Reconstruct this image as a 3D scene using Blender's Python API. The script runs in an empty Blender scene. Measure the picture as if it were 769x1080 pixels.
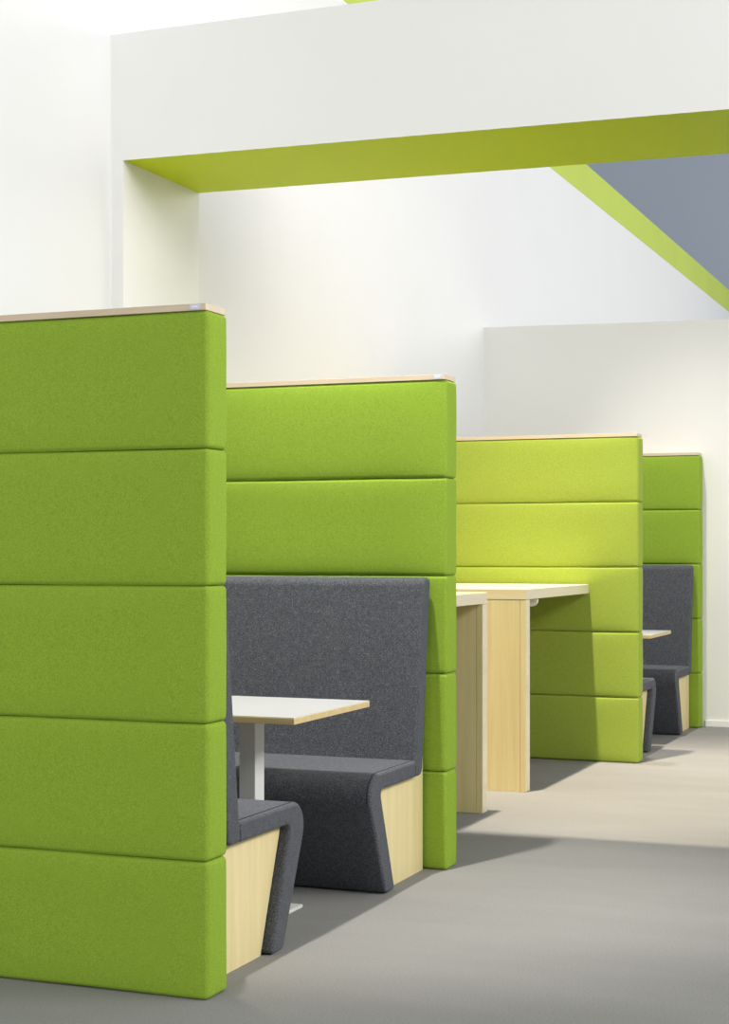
import bpy, bmesh, math, random
from mathutils import Vector, Matrix, noise
from mathutils.geometry import tessellate_polygon

random.seed(4)
S = bpy.context.scene
COL = S.collection

# ------------------------------------------------------------------ helpers
def link(o, parent=None):
    COL.objects.link(o)
    if parent is not None:
        o.parent = parent
    return o

def thing(name, label, cat, loc=(0, 0, 0), rz=0.0, group=None):
    o = bpy.data.objects.new(name, None)
    o.empty_display_size = 0.1
    o.location = loc
    o.rotation_euler = (0, 0, rz)
    o['label'] = label
    o['category'] = cat
    if group:
        o['group'] = group
    return link(o)

def obj(name, bm, mats, parent=None, smooth=False, wn=False, label=None, kind=None):
    bmesh.ops.recalc_face_normals(bm, faces=bm.faces[:])
    me = bpy.data.meshes.new(name)
    for f in bm.faces:
        f.smooth = smooth
    bm.to_mesh(me)
    bm.free()
    for m in (mats if isinstance(mats, (list, tuple)) else [mats]):
        me.materials.append(m)
    o = bpy.data.objects.new(name, me)
    if label:
        o['label'] = label
    if kind:
        o['kind'] = kind
    link(o, parent)
    if wn:
        m = o.modifiers.new('wn', 'WEIGHTED_NORMAL')
        m.keep_sharp = True
    return o

def copy_tree(src, loc, rz=0.0, label=None):
    r = src.copy()
    COL.objects.link(r)
    r.location = loc
    r.rotation_euler = (0, 0, rz)
    if label:
        r['label'] = label
    for ch in list(src.children):
        c = ch.copy()
        COL.objects.link(c)
        c.parent = r
        for g in list(ch.children):
            d = g.copy()
            COL.objects.link(d)
            d.parent = c
    return r

def box(x0, x1, y0, y1, z0, z1, bm=None, bevel=0.0, seg=2):
    own = bmesh.new()
    vs = [own.verts.new((x, y, z)) for x in (x0, x1) for y in (y0, y1) for z in (z0, z1)]
    for f in ((0, 1, 3, 2), (4, 6, 7, 5), (0, 4, 5, 1), (2, 3, 7, 6), (0, 2, 6, 4), (1, 5, 7, 3)):
        own.faces.new([vs[i] for i in f])
    bmesh.ops.recalc_face_normals(own, faces=own.faces[:])
    if bevel > 0:
        bmesh.ops.bevel(own, geom=own.edges[:], offset=bevel, segments=seg, affect='EDGES', profile=0.5)
    if bm is None:
        return own
    me = bpy.data.meshes.new('tmp')
    own.to_mesh(me)
    own.free()
    bm.from_mesh(me)
    bpy.data.meshes.remove(me)
    return bm

def prism_x(pts, x0, x1, bevel=0.0, seg=1):
    """Profile in (y, z) pulled along x."""
    return loft_x([(x0, pts), (x1, pts)])

def loft_x(rings):
    """Matching (y, z) profiles at successive x, closed at both ends."""
    bm = bmesh.new()
    vs = [[bm.verts.new((x, y, z)) for y, z in pts] for x, pts in rings]
    n = len(vs[0])
    for a, b in zip(vs, vs[1:]):
        for i in range(n):
            j = (i + 1) % n
            bm.faces.new((a[i], b[i], b[j], a[j]))
    tri = tessellate_polygon([[Vector((y, z, 0)) for y, z in rings[0][1]]])
    for t in tri:
        bm.faces.new([vs[0][k] for k in t])
    tri = tessellate_polygon([[Vector((y, z, 0)) for y, z in rings[-1][1]]])
    for t in tri:
        bm.faces.new([vs[-1][k] for k in t])
    return bm

def inset(poly, d):
    """Polygon (counter-clockwise) with every side moved inwards by d."""
    m = len(poly); out = []
    for i in range(m):
        p0, p, p1 = Vector(poly[i - 1]), Vector(poly[i]), Vector(poly[(i + 1) % m])
        u = (p - p0).normalized(); v = (p1 - p).normalized()
        nu = Vector((-u.y, u.x)); nv = Vector((-v.y, v.x))
        k = d / (1 + nu.dot(nv))
        out.append(tuple(p + (nu + nv) * k))
    return out

def pad(poly, radii, hx, soft=0.013, n=8, cuts=10):
    """Upholstered strip: a rounded profile along x whose end rims are rounded too."""
    if sum(poly[i - 1][0] * poly[i][1] - poly[i][0] * poly[i - 1][1] for i in range(len(poly))) < 0:
        poly = poly[::-1]; radii = radii[::-1]
    m = len(poly)
    conv = []
    for i in range(m):
        u = Vector(poly[i]) - Vector(poly[i - 1]); v = Vector(poly[(i + 1) % m]) - Vector(poly[i])
        conv.append(1 if u.x * v.y - u.y * v.x > 0 else -1)
    def prof(d):
        return fillet(inset(poly, d), [r - c * d for r, c in zip(radii, conv)], n)
    end = []
    for k in range(5):
        a = math.radians(90 * k / 4)
        end.append((hx - soft + soft * math.cos(a), prof(soft * (1 - math.sin(a)))))
    rings = [(-x, p) for x, p in end]
    rings += [(-(hx - soft) + 2 * (hx - soft) * k / cuts, end[-1][1]) for k in range(1, cuts)]
    rings += list(reversed(end))
    return loft_x(rings)

def arc(cx, cz, r, a0, a1, n):
    return [(cx + r * math.cos(math.radians(a0 + (a1 - a0) * i / n)),
             cz + r * math.sin(math.radians(a0 + (a1 - a0) * i / n))) for i in range(n + 1)]

def fillet(poly, radii, n=6):
    """Round the corners of a closed polygon."""
    out = []
    m = len(poly)
    for i in range(m):
        p = Vector(poly[i]); a = Vector(poly[i - 1]); b = Vector(poly[(i + 1) % m])
        r = radii[i]
        if r <= 0:
            out.append(tuple(p)); continue
        u = (a - p).normalized(); v = (b - p).normalized()
        ang = u.angle(v)
        t = r / math.tan(ang / 2)
        c = p + (u + v).normalized() * (r / math.sin(ang / 2))
        s = p + u * t; e = p + v * t
        a0 = math.atan2(s.y - c.y, s.x - c.x); a1 = math.atan2(e.y - c.y, e.x - c.x)
        d = a1 - a0
        while d > math.pi: d -= 2 * math.pi
        while d < -math.pi: d += 2 * math.pi
        for k in range(n + 1):
            t_ = a0 + d * k / n
            out.append((c.x + r * math.cos(t_), c.y + r * math.sin(t_)))
    return out

def cushion(lx, ly, lz, R=(0.013, 0.013, 0.014), seed=0, puff=0.007):
    """Upholstered block with soft edges, sitting on z = 0, centred in x and y."""
    h = (lx / 2, ly / 2, lz / 2)
    def samples(k, n):
        e = [h[k] - R[k] + R[k] * t for t in (0.0, 0.18, 0.40, 0.66, 1.0)]
        inner = [(-1 + 2 * i / n) * (h[k] - R[k]) for i in range(1, n)]
        return [-v for v in reversed(e)] + inner + e
    sx, sy, sz = samples(0, 26), samples(1, 4), samples(2, 14)
    bm = bmesh.new()
    def put(q):
        inn = [max(-h[k] + R[k], min(h[k] - R[k], q[k])) for k in range(3)]
        d = Vector([(q[k] - inn[k]) / R[k] for k in range(3)])
        d.normalize()
        p = Vector([inn[k] + R[k] * d[k] for k in range(3)])
        ux, uy, uz = q[0] / h[0], q[1] / h[1], q[2] / h[2]
        fz = max(0.0, 1 - abs(uz) ** 7)
        if abs(d.y) > 0.3:
            p.y += d.y * puff * max(0.0, 1 - abs(ux) ** 8) * fz
        if abs(d.x) > 0.3:
            p.x += d.x * 0.5 * puff * fz * max(0.0, 1 - abs(uy) ** 4)
        w = noise.noise(Vector((q[0] * 3.1 + seed * 7.3, q[1] * 3, q[2] * 6 + seed)))
        w2 = noise.noise(Vector((q[0] * 9 + seed * 3.1, q[1] * 5, seed * 2.2)))
        p += d * (0.0012 * w)
        if abs(d.z) > 0.2:
            p.z += 0.0010 * w2 * abs(d.z)
        return bm.verts.new((p.x, p.y, p.z + h[2]))
    def grid(us, vs, fn):
        g = [[put(fn(u, v)) for v in vs] for u in us]
        for i in range(len(us) - 1):
            for j in range(len(vs) - 1):
                bm.faces.new((g[i][j], g[i + 1][j], g[i + 1][j + 1], g[i][j + 1]))
    for s in (-1, 1):
        grid(sx, sz, lambda u, v: (u, s * h[1], v))
        grid(sy, sz, lambda u, v: (s * h[0], u, v))
        grid(sx, sy, lambda u, v: (u, v, s * h[2]))
    bmesh.ops.remove_doubles(bm, verts=bm.verts[:], dist=0.0002)
    return bm

def tube(path, r, n=8):
    bm = bmesh.new()
    rings = []
    for i, p in enumerate(path):
        p = Vector(p)
        t = (Vector(path[min(i + 1, len(path) - 1)]) - Vector(path[max(i - 1, 0)])).normalized()
        u = t.cross(Vector((1, 0, 0))).normalized(); v = t.cross(u)
        rings.append([bm.verts.new(p + u * r * math.cos(2 * math.pi * k / n) + v * r * math.sin(2 * math.pi * k / n)) for k in range(n)])
    for a, b in zip(rings, rings[1:]):
        for k in range(n):
            bm.faces.new((a[k], a[(k + 1) % n], b[(k + 1) % n], b[k]))
    bm.faces.new(rings[0]); bm.faces.new(list(reversed(rings[-1])))
    return bm

# ------------------------------------------------------------------ materials
def new_mat(name):
    m = bpy.data.materials.new(name)
    m.use_nodes = True
    nt = m.node_tree
    b = nt.nodes['Principled BSDF']
    return m, nt, b

def node(nt, t, **kw):
    n = nt.nodes.new(t)
    for k, v in kw.items():
        if k in n.inputs:
            n.inputs[k].default_value = v
        else:
            setattr(n, k, v)
    return n

def lin(c):
    return tuple(((v / 255) / 12.92 if v / 255 <= 0.04045 else ((v / 255 + 0.055) / 1.055) ** 2.4) for v in c) + (1,)

def felt(name, dark, mid, light, sheen=0.25, scale=170, bump=0.25):
    m, nt, b = new_mat(name)
    tc = node(nt, 'ShaderNodeTexCoord')
    n1 = node(nt, 'ShaderNodeTexNoise', Scale=scale, Detail=5.0, Roughness=0.75)
    n2 = node(nt, 'ShaderNodeTexNoise', Scale=scale * 0.16, Detail=3.0, Roughness=0.6)
    mp = node(nt, 'ShaderNodeMapping'); mp.inputs['Scale'].default_value = (1, 1, 0.75)
    nt.links.new(tc.outputs['Object'], mp.inputs['Vector'])
    for n in (n1, n2):
        nt.links.new(mp.outputs['Vector'], n.inputs['Vector'])
    mx = node(nt, 'ShaderNodeMix', data_type='FLOAT'); mx.inputs[0].default_value = 0.10
    nt.links.new(n1.outputs['Fac'], mx.inputs[2]); nt.links.new(n2.outputs['Fac'], mx.inputs[3])
    cr = node(nt, 'ShaderNodeValToRGB')
    e = cr.color_ramp.elements
    e[0].position = 0.30; e[0].color = dark
    e[1].position = 0.70; e[1].color = light
    k = e.new(0.50); k.color = mid
    nt.links.new(mx.outputs[0], cr.inputs['Fac'])
    nt.links.new(cr.outputs['Color'], b.inputs['Base Color'])
    b.inputs['Roughness'].default_value = 0.95
    b.inputs['Specular IOR Level'].default_value = 0.12
    b.inputs['Sheen Weight'].default_value = sheen
    b.inputs['Sheen Roughness'].default_value = 0.6
    b.inputs['Sheen Tint'].default_value = light
    bp = node(nt, 'ShaderNodeBump', Strength=bump, Distance=0.0015)
    nt.links.new(n1.outputs['Fac'], bp.inputs['Height'])
    nt.links.new(bp.outputs['Normal'], b.inputs['Normal'])
    return m

def wood(name, a, c, axis='z', scale=1.0, rough=0.45):
    m, nt, b = new_mat(name)
    tc = node(nt, 'ShaderNodeTexCoord')
    mp = node(nt, 'ShaderNodeMapping')
    s = [26 * scale] * 3
    s['xyz'.index(axis)] = 1.1 * scale
    mp.inputs['Scale'].default_value = s
    nt.links.new(tc.outputs['Object'], mp.inputs['Vector'])
    n1 = node(nt, 'ShaderNodeTexNoise', Scale=1.0, Detail=6.0, Roughness=0.6)
    n1.inputs['Distortion'].default_value = 0.3
    nt.links.new(mp.outputs['Vector'], n1.inputs['Vector'])
    n2 = node(nt, 'ShaderNodeTexNoise', Scale=6.0, Detail=3.0, Roughness=0.7)
    nt.links.new(mp.outputs['Vector'], n2.inputs['Vector'])
    mx = node(nt, 'ShaderNodeMix', data_type='FLOAT'); mx.inputs[0].default_value = 0.35
    nt.links.new(n1.outputs['Fac'], mx.inputs[2]); nt.links.new(n2.outputs['Fac'], mx.inputs[3])
    cr = node(nt, 'ShaderNodeValToRGB')
    cr.color_ramp.elements[0].position = 0.3; cr.color_ramp.elements[0].color = a
    cr.color_ramp.elements[1].position = 0.7; cr.color_ramp.elements[1].color = c
    nt.links.new(mx.outputs[0], cr.inputs['Fac'])
    nt.links.new(cr.outputs['Color'], b.inputs['Base Color'])
    b.inputs['Roughness'].default_value = rough
    return m

def paint(name, c, rough=0.6, var=0.03, scale=1.2, metallic=0.0):
    m, nt, b = new_mat(name)
    tc = node(nt, 'ShaderNodeTexCoord')
    n1 = node(nt, 'ShaderNodeTexNoise', Scale=scale, Detail=3.0, Roughness=0.5)
    nt.links.new(tc.outputs['Object'], n1.inputs['Vector'])
    cr = node(nt, 'ShaderNodeValToRGB')
    cr.color_ramp.elements[0].position = 0.3
    cr.color_ramp.elements[0].color = tuple(v * (1 - var) for v in c[:3]) + (1,)
    cr.color_ramp.elements[1].position = 0.7
    cr.color_ramp.elements[1].color = c
    nt.links.new(n1.outputs['Fac'], cr.inputs['Fac'])
    nt.links.new(cr.outputs['Color'], b.inputs['Base Color'])
    b.inputs['Roughness'].default_value = rough
    b.inputs['Metallic'].default_value = metallic
    return m

def carpet(name):
    m, nt, b = new_mat(name)
    tc = node(nt, 'ShaderNodeTexCoord')
    n1 = node(nt, 'ShaderNodeTexNoise', Scale=150.0, Detail=5.0, Roughness=0.85)
    nt.links.new(tc.outputs['Object'], n1.inputs['Vector'])
    mp = node(nt, 'ShaderNodeMapping'); mp.inputs['Scale'].default_value = (0.5, 1.6, 1)
    mp.inputs['Rotation'].default_value = (0, 0, math.radians(-14))
    nt.links.new(tc.outputs['Object'], mp.inputs['Vector'])
    n2 = node(nt, 'ShaderNodeTexNoise', Scale=1.3, Detail=6.0, Roughness=0.6)
    nt.links.new(mp.outputs['Vector'], n2.inputs['Vector'])
    mx = node(nt, 'ShaderNodeMix', data_type='FLOAT'); mx.inputs[0].default_value = 0.22
    nt.links.new(n1.outputs['Fac'], mx.inputs[2]); nt.links.new(n2.outputs['Fac'], mx.inputs[3])
    cr = node(nt, 'ShaderNodeValToRGB')
    e = cr.color_ramp.elements
    e[0].position = 0.3; e[0].color = CARPET[0]
    e[1].position = 0.7; e[1].color = CARPET[1]
    nt.links.new(mx.outputs[0], cr.inputs['Fac'])
    nt.links.new(cr.outputs['Color'], b.inputs['Base Color'])
    b.inputs['Roughness'].default_value = 1.0
    b.inputs['Specular IOR Level'].default_value = 0.1
    bp = node(nt, 'ShaderNodeBump', Strength=0.3, Distance=0.002)
    nt.links.new(n1.outputs['Fac'], bp.inputs['Height'])
    nt.links.new(bp.outputs['Normal'], b.inputs['Normal'])
    return m

CARPET = ((0.165, 0.162, 0.156, 1), (0.315, 0.308, 0.295, 1))
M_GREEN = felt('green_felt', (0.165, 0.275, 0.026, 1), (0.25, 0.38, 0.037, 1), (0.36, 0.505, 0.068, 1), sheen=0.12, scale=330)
M_GREEN_LIT = felt('green_felt_lit', (0.22, 0.305, 0.04, 1), (0.305, 0.402, 0.058, 1), (0.43, 0.51, 0.105, 1), sheen=0.12, scale=330)  # same green felt, yellowed and lightened to carry the warm lamplight
M_GREY = felt('grey_felt', (0.010, 0.011, 0.016, 1), (0.070, 0.074, 0.086, 1), (0.25, 0.255, 0.275, 1), sheen=0.25, scale=330)
M_PIPE = felt('grey_piping', (0.02, 0.022, 0.028, 1), (0.04, 0.043, 0.052, 1), (0.07, 0.075, 0.085, 1), sheen=0.1)
M_WOOD = wood('maple', (0.72, 0.58, 0.28, 1), (0.85, 0.73, 0.41, 1), 'z')
M_WOODX = wood('maple_top', (0.76, 0.63, 0.36, 1), (0.88, 0.77, 0.50, 1), 'x')
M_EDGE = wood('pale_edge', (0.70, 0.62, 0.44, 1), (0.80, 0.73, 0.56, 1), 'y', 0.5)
M_CAP = wood('oak_cap', (0.56, 0.44, 0.30, 1), (0.70, 0.58, 0.42, 1), 'x')
M_PLY = wood('beech_edge', (0.56, 0.41, 0.17, 1), (0.73, 0.57, 0.28, 1), 'x')
M_WHITE = paint('white_wall', (0.82, 0.818, 0.814, 1), 0.7, 0.02)
M_ENDW = paint('warm_white_wall', (0.83, 0.815, 0.78, 1), 0.7, 0.02)
M_PORTAL = paint('portal_white', (0.87, 0.86, 0.84, 1), 0.65, 0.02)
M_LIMEP = paint('lime_paint', (0.54, 0.68, 0.010, 1), 0.5, 0.04)
M_BAND = paint('lime_band', (0.56, 0.68, 0.12, 1), 0.5, 0.06)
for _m in (M_LIMEP, M_BAND):
    _m.node_tree.nodes['Principled BSDF'].inputs['Specular IOR Level'].default_value = 0.1
M_HALL = paint('hall_grey', (0.62, 0.68, 0.78, 1), 0.8, 0.10, 0.12)
M_LAM = paint('white_laminate', (0.50, 0.50, 0.51, 1), 0.35, 0.01)
M_METAL = paint('white_powder_coat', (0.72, 0.73, 0.70, 1), 0.4, 0.02)
M_TAG = paint('silver_tag', (0.60, 0.61, 0.70, 1), 0.3, 0.02, 40, 0.3)
M_TAGW = paint('white_print', (0.9, 0.9, 0.95, 1), 0.4, 0.0)
M_BASEB = paint('white_baseboard', (0.86, 0.85, 0.82, 1), 0.4, 0.01)
M_PLASTIC = paint('white_plastic', (0.80, 0.80, 0.78, 1), 0.4, 0.01)
M_CARPET = carpet('grey_carpet')

# ------------------------------------------------------------------ the setting
XW = -1.70          # face of the long left wall
YE = 8.095          # face of the low end wall
obj('floor', box(-14, 14, -9, 30, -0.1, 0.0), M_CARPET, kind='structure')
obj('wall_left', box(XW - 0.14, XW, -7, 24, 0, 4.695), M_WHITE, kind='structure')
obj('trim_1', box(XW - 0.16, XW + 0.004, -7, 24, 4.695, 5.0), M_BAND, kind='structure')
obj('wall_back', box(-14, 14, 24.0, 24.2, 0, 14), M_HALL, kind='structure')

def end_wall():
    bm = bmesh.new()
    pts = [(XW, 0.0), (3.4, 0.0), (3.4, 2.945), (XW, 3.036)]
    a = [bm.verts.new((x, YE, z)) for x, z in pts]
    b = [bm.verts.new((x, YE + 0.12, z)) for x, z in pts]
    bm.faces.new(a); bm.faces.new(list(reversed(b)))
    for i in range(4):
        j = (i + 1) % 4
        bm.faces.new((a[i], a[j], b[j], b[i]))
    return bm
obj('wall_end', end_wall(), M_ENDW, kind='structure')
obj('baseboard_end', box(0.012, 3.4, YE - 0.014, YE, 0.0, 0.048, bevel=0.003), M_BASEB, kind='structure')

# the white portal across the aisle, its underside painted lime
def portal():
    x0, xi, xo, x1 = XW, -1.635, 3.25, 3.32
    y0, y1 = 2.387, 3.143
    zt = 3.673
    bm = bmesh.new()
    zs = lambda x: 3.091 - (x - xi) * 0.0115
    prof = [(x0, 0), (xi, 0), (xi, zs(xi)), (xo, zs(xo)), (xo, 0), (x1, 0), (x1, zt), (x0, zt)]
    a = [bm.verts.new((x, y0, z)) for x, z in prof]
    b = [bm.verts.new((x, y1, z)) for x, z in prof]
    for lo in (a, b):
        bm.faces.new((lo[0], lo[1], lo[2], lo[7]))
        bm.faces.new((lo[2], lo[3], lo[6], lo[7]))
        bm.faces.new((lo[3], lo[4], lo[5], lo[6]))
    n = len(prof)
    for i in range(n):
        j = (i + 1) % n
        f = bm.faces.new((a[i], a[j], b[j], b[i]))
        if i == 2:
            f.material_index = 1
    return bm
obj('trim_2', portal(), [M_PORTAL, M_LIMEP], kind='structure')

# ------------------------------------------------------------------ partitions
PW, PT = 1.697, 0.140         # length and thickness
def make_divider(y, mat, label, tag, xr):
    t = thing('booth_divider', label, 'divider', (xr - PW / 2, y - 0.003 + PT / 2, 0), 0, 'padded dividers between the booths')
    for k in range(5):
        o = obj('cushion', cushion(PW, PT - 0.012, 0.3995, seed=k + y * 3), mat, t, smooth=True)
        o.location = (0, 0, 0.001 + 0.4 * k)
    obj('core', box(-PW / 2 + 0.03, PW / 2 - 0.03, -PT / 2 + 0.03, PT / 2 - 0.03, 0.02, 1.995), M_GREY, t)
    obj('top_cap', box(-PW / 2, PW / 2 - 0.006, -PT / 2 + 0.003, PT / 2 - 0.006, 2.001, 2.021, bevel=0.0012), M_CAP, t)
    if tag:
        x1 = PW / 2 - 0.022
        g = obj('tag', box(x1 - 0.034, x1, -PT / 2 + 0.0012, -PT / 2 + 0.005, 2.003, 2.0195, bevel=0.0006), M_TAG, t, label='small silver tag')
        bm = bmesh.new()
        for a, b_ in ((0.008, 0.0125), (0.0142, 0.0175), (0.0192, 0.0245)):
            box(x1 - 0.034 + a, x1 - 0.034 + b_, -PT / 2 + 0.0006, -PT / 2 + 0.0013, 2.0095, 2.0135, bm)
        obj('lettering', bm, M_TAGW, g, label='tiny white print')
    return t

make_divider(0.0, M_GREEN, 'nearest tall green padded partition of five cushions, in the left foreground', True, 0.007)
make_divider(2.12, M_GREEN, 'green padded partition behind the front table, with tall grey bench back against it', True, 0.018)
make_divider(5.78, M_GREEN_LIT, 'third green padded partition behind the standing desks, warm lamplight mixed into its felt colour, shadow of desk on it', False, 0.013)
make_divider(7.954, M_GREEN, 'farthest green padded partition, standing flush against the white end wall', False, -0.008)

# ------------------------------------------------------------------ benches
BX = 0.800                    # half length
def make_bench(loc, rz, label):
    t = thing('bench', label, 'bench', loc, rz, 'grey felt booth benches')
    # y runs forward from the partition, z up
    back = [(0.114, 0.402), (0.205, 0.402), (0.104, 1.195), (0.013, 1.195)]
    obj('backrest', pad(back, [0.034, 0.0145, 0.044, 0.028], BX), M_GREY, t, smooth=True, wn=True)
    seat = [(0.196, 0.402), (0.583, 0.402), (0.427, 0.002), (0.524, 0.002), (0.742, 0.470), (0.190, 0.470)]
    s = obj('seat', pad(seat, [0.0145, 0.02, 0.0145, 0.024, 0.085, 0.0145], BX), M_GREY, t, smooth=True, wn=True)
    # piping along both upper seat edges
    c = fillet([(0.524, 0.002), (0.742, 0.470), (0.193, 0.470)], [0, 0.085, 0], 10)
    path = [p for p in c if p[1] > 0.30]
    for sx in (-1, 1):
        pth = [(sx * (BX - 0.0125), 0.205, 0.4695)] + [(sx * (BX - 0.0125), y, z) for y, z in reversed(path[1:-1])] 
        obj('piping', tube(pth, 0.0022, 6), M_PIPE, s, smooth=True, label='dark piping')
    side = [(0.013, 0.0), (0.419, 0.0), (0.575, 0.398), (0.125, 0.398), (0.117, 0.42), (0.052, 0.90), (0.013, 0.90)]
    for sx in (-1, 1):
        xo = sx * (BX - 0.036); xi = sx * (BX - 0.056)
        obj('side_panel', prism_x(side, min(xo, xi), max(xo, xi), bevel=0.0012, seg=1), M_WOOD, t, label='pale wooden side panel')
    return t

bx = -0.044 - BX
make_bench((bx, 0.127, 0), 0, 'grey felt bench nearest the viewer, mostly hidden behind the foreground green partition')
B0 = [o for o in COL.objects if o.name == 'bench'][0]
copy_tree(B0, (bx, 2.118, 0), math.pi, 'grey felt bench with tall backrest and dark front, facing the viewer behind the front table')
copy_tree(B0, (bx, 5.907, 0), 0, 'far grey felt bench peeking out behind the third green partition, back turned to viewer')
copy_tree(B0, (bx, 7.952, 0), math.pi, 'far grey felt bench with tall backrest against the farthest green partition')

# ------------------------------------------------------------------ tables
def make_table(loc, label):
    t = thing('pedestal_table', label, 'table', loc, 0, 'white pedestal tables in the booths')
    hx, hy = 0.320, 0.346
    top = obj('tabletop', box(-hx + 0.001, hx - 0.001, -hy + 0.001, hy - 0.001, 0.7425, 0.7455, bevel=0.0008), M_LAM, t, label='white laminate table top')
    obj('edge_band', box(-hx, hx, -hy, hy, 0.722, 0.7427, bevel=0.0010), M_PLY, top, label='beech-coloured edge')
    obj('column', box(-0.032, 0.032, -0.039, 0.039, 0.012, 0.722, bevel=0.003), M_METAL, t, smooth=True, wn=True)
    obj('base_plate', box(-0.135, 0.135, -0.150, 0.150, 0.0, 0.012, bevel=0.002), M_METAL, t)
    return t
T0 = make_table((-0.382, 1.118, 0), 'white square pedestal table in the front booth, between the near benches')
copy_tree(T0, (-0.402, 6.93, 0), 0, 'small far white pedestal table, its corner showing behind the third green partition')

# ------------------------------------------------------------------ standing desks
def make_desk(loc, rz, label, holder):
    """y = 0 at the partition, running out to the slab leg at y = -1.42."""
    t = thing('standing_desk', label, 'desk', loc, rz, 'maple standing desks between the partitions')
    w = 0.655
    zt, th, L, lt = 1.094, 0.056, 1.418, 0.078
    dt = obj('desktop', box(-w, w, -L, -0.016, zt - th, zt, bevel=0.0015), M_WOODX, t)
    bm = bmesh.new()
    box(-w + 0.032, w - 0.032, -L + 0.001, -L + lt, 0.0, zt - th - 0.002, bm, bevel=0.001)
    for sx in (-1, 1):
        a, b_ = sx * (w - 0.0305), sx * w
        box(min(a, b_), max(a, b_), -L + 0.001, -L + lt, 0.0, zt - th - 0.002, bm, bevel=0.001)
    lg = obj('leg', bm, M_WOOD, t)
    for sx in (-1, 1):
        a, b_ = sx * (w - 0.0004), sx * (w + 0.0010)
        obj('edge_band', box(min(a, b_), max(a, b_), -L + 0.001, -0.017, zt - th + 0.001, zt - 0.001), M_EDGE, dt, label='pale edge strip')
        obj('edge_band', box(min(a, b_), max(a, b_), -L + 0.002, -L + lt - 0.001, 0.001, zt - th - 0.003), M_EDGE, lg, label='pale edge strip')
    if holder:
        bm = bmesh.new()
        bmesh.ops.create_cone(bm, cap_ends=True, segments=32, radius1=0.034, radius2=0.034, depth=0.02)
        bmesh.ops.rotate(bm, verts=bm.verts[:], matrix=Matrix.Rotation(math.pi / 2, 3, 'X'))
        bmesh.ops.translate(bm, verts=bm.verts[:], vec=(w - 0.05, -L + 0.30, zt - th - 0.012))
        obj('cable_holder', bm, M_PLASTIC, t, label='round white cable holder')
    return t
DX = -0.292 - 0.655
make_desk((DX, 5.778, 0), 0, 'maple standing desk against the third green partition, slab leg facing the viewer brightly lit', True)
make_desk((DX, 2.247, 0), math.pi, 'nearer maple standing desk half hidden behind the second green partition, its leg in shade', False)

# ------------------------------------------------------------------ light
W = bpy.data.worlds.new('World')
S.world = W
W.use_nodes = True
bg = W.node_tree.nodes['Background']
bg.inputs['Color'].default_value = (0.86, 0.94, 1.0, 1)
bg.inputs['Strength'].default_value = 0.38

def area(name, loc, target, size, power, color=(1, 1, 1), sy=None, spread=180):
    l = bpy.data.lights.new(name, 'AREA')
    l.energy = power; l.color = color; l.size = size
    if sy:
        l.shape = 'RECTANGLE'; l.size_y = sy
    l.spread = math.radians(spread)
    o = bpy.data.objects.new(name, l)
    o.location = loc
    o.rotation_euler = (Vector(target) - Vector(loc)).to_track_quat('-Z', 'Y').to_euler()
    return link(o)

def spot(name, loc, target, power, cone, blend=0.6, radius=0.1, color=(1, 1, 1)):
    l = bpy.data.lights.new(name, 'SPOT')
    l.energy = power; l.color = color; l.spot_size = math.radians(cone); l.spot_blend = blend
    l.shadow_soft_size = radius
    o = bpy.data.objects.new(name, l)
    o.location = loc
    o.rotation_euler = (Vector(target) - Vector(loc)).to_track_quat('-Z', 'Y').to_euler()
    return link(o)

# hall spotlights on the truss overhead, then added fill areas brightening walls and panels
spot('truss_spot', (-0.78, 3.3, 10.0), (0.35, 5.0, -0.6), 8600, 30, 1.0, 0.12, (1.0, 0.885, 0.69))
spot('truss_spot', (-0.50, 0.6, 6.4), (-0.2, 1.65, 0.6), 1750, 36, 0.9, 0.08, (1.0, 0.95, 0.88))
spot('truss_spot', (-0.45, 5.9, 6.2), (0.2, 7.2, 0.3), 900, 44, 0.8, 0.08, (1.0, 0.95, 0.88))
area('fill_light', (6.5, 13.5, 5.0), (-1.7, 13.5, 2.4), 14.0, 620, (1.0, 0.99, 0.97), 2.0)  # added fill from the right, brightens the far left wall
area('fill_light', (-0.2, -12.0, 3.2), (-0.6, 3.0, 2.4), 3.0, 460, (1.0, 0.985, 0.96), 2.0)  # added fill behind the camera, lifts the front panel faces
area('fill_light', (6.5, 0.6, 5.0), (-1.7, 0.6, 2.6), 6.0, 560, (1.0, 0.99, 0.97), 2.0)  # added fill for the near left wall and the panel sides

# ------------------------------------------------------------------ camera
cam = bpy.data.cameras.new('Camera')
co = bpy.data.objects.new('Camera', cam)
link(co)
co.location = (2.2035, -4.3271, 1.3059)
co.rotation_euler = (math.pi / 2, 0, math.radians(21.540))
cam.sensor_fit = 'AUTO'
cam.sensor_width = 36.0
cam.lens = 36.0 * 1762.0 / 1080.0
cam.shift_y = 40.0 / 1080.0
cam.clip_start = 0.05
cam.clip_end = 200
S.camera = co

S.view_settings.view_transform = 'Standard'
S.view_settings.look = 'None'
S.view_settings.exposure = 0.0
S.view_settings.gamma = 1.0
S.view_settings.use_curve_mapping = False
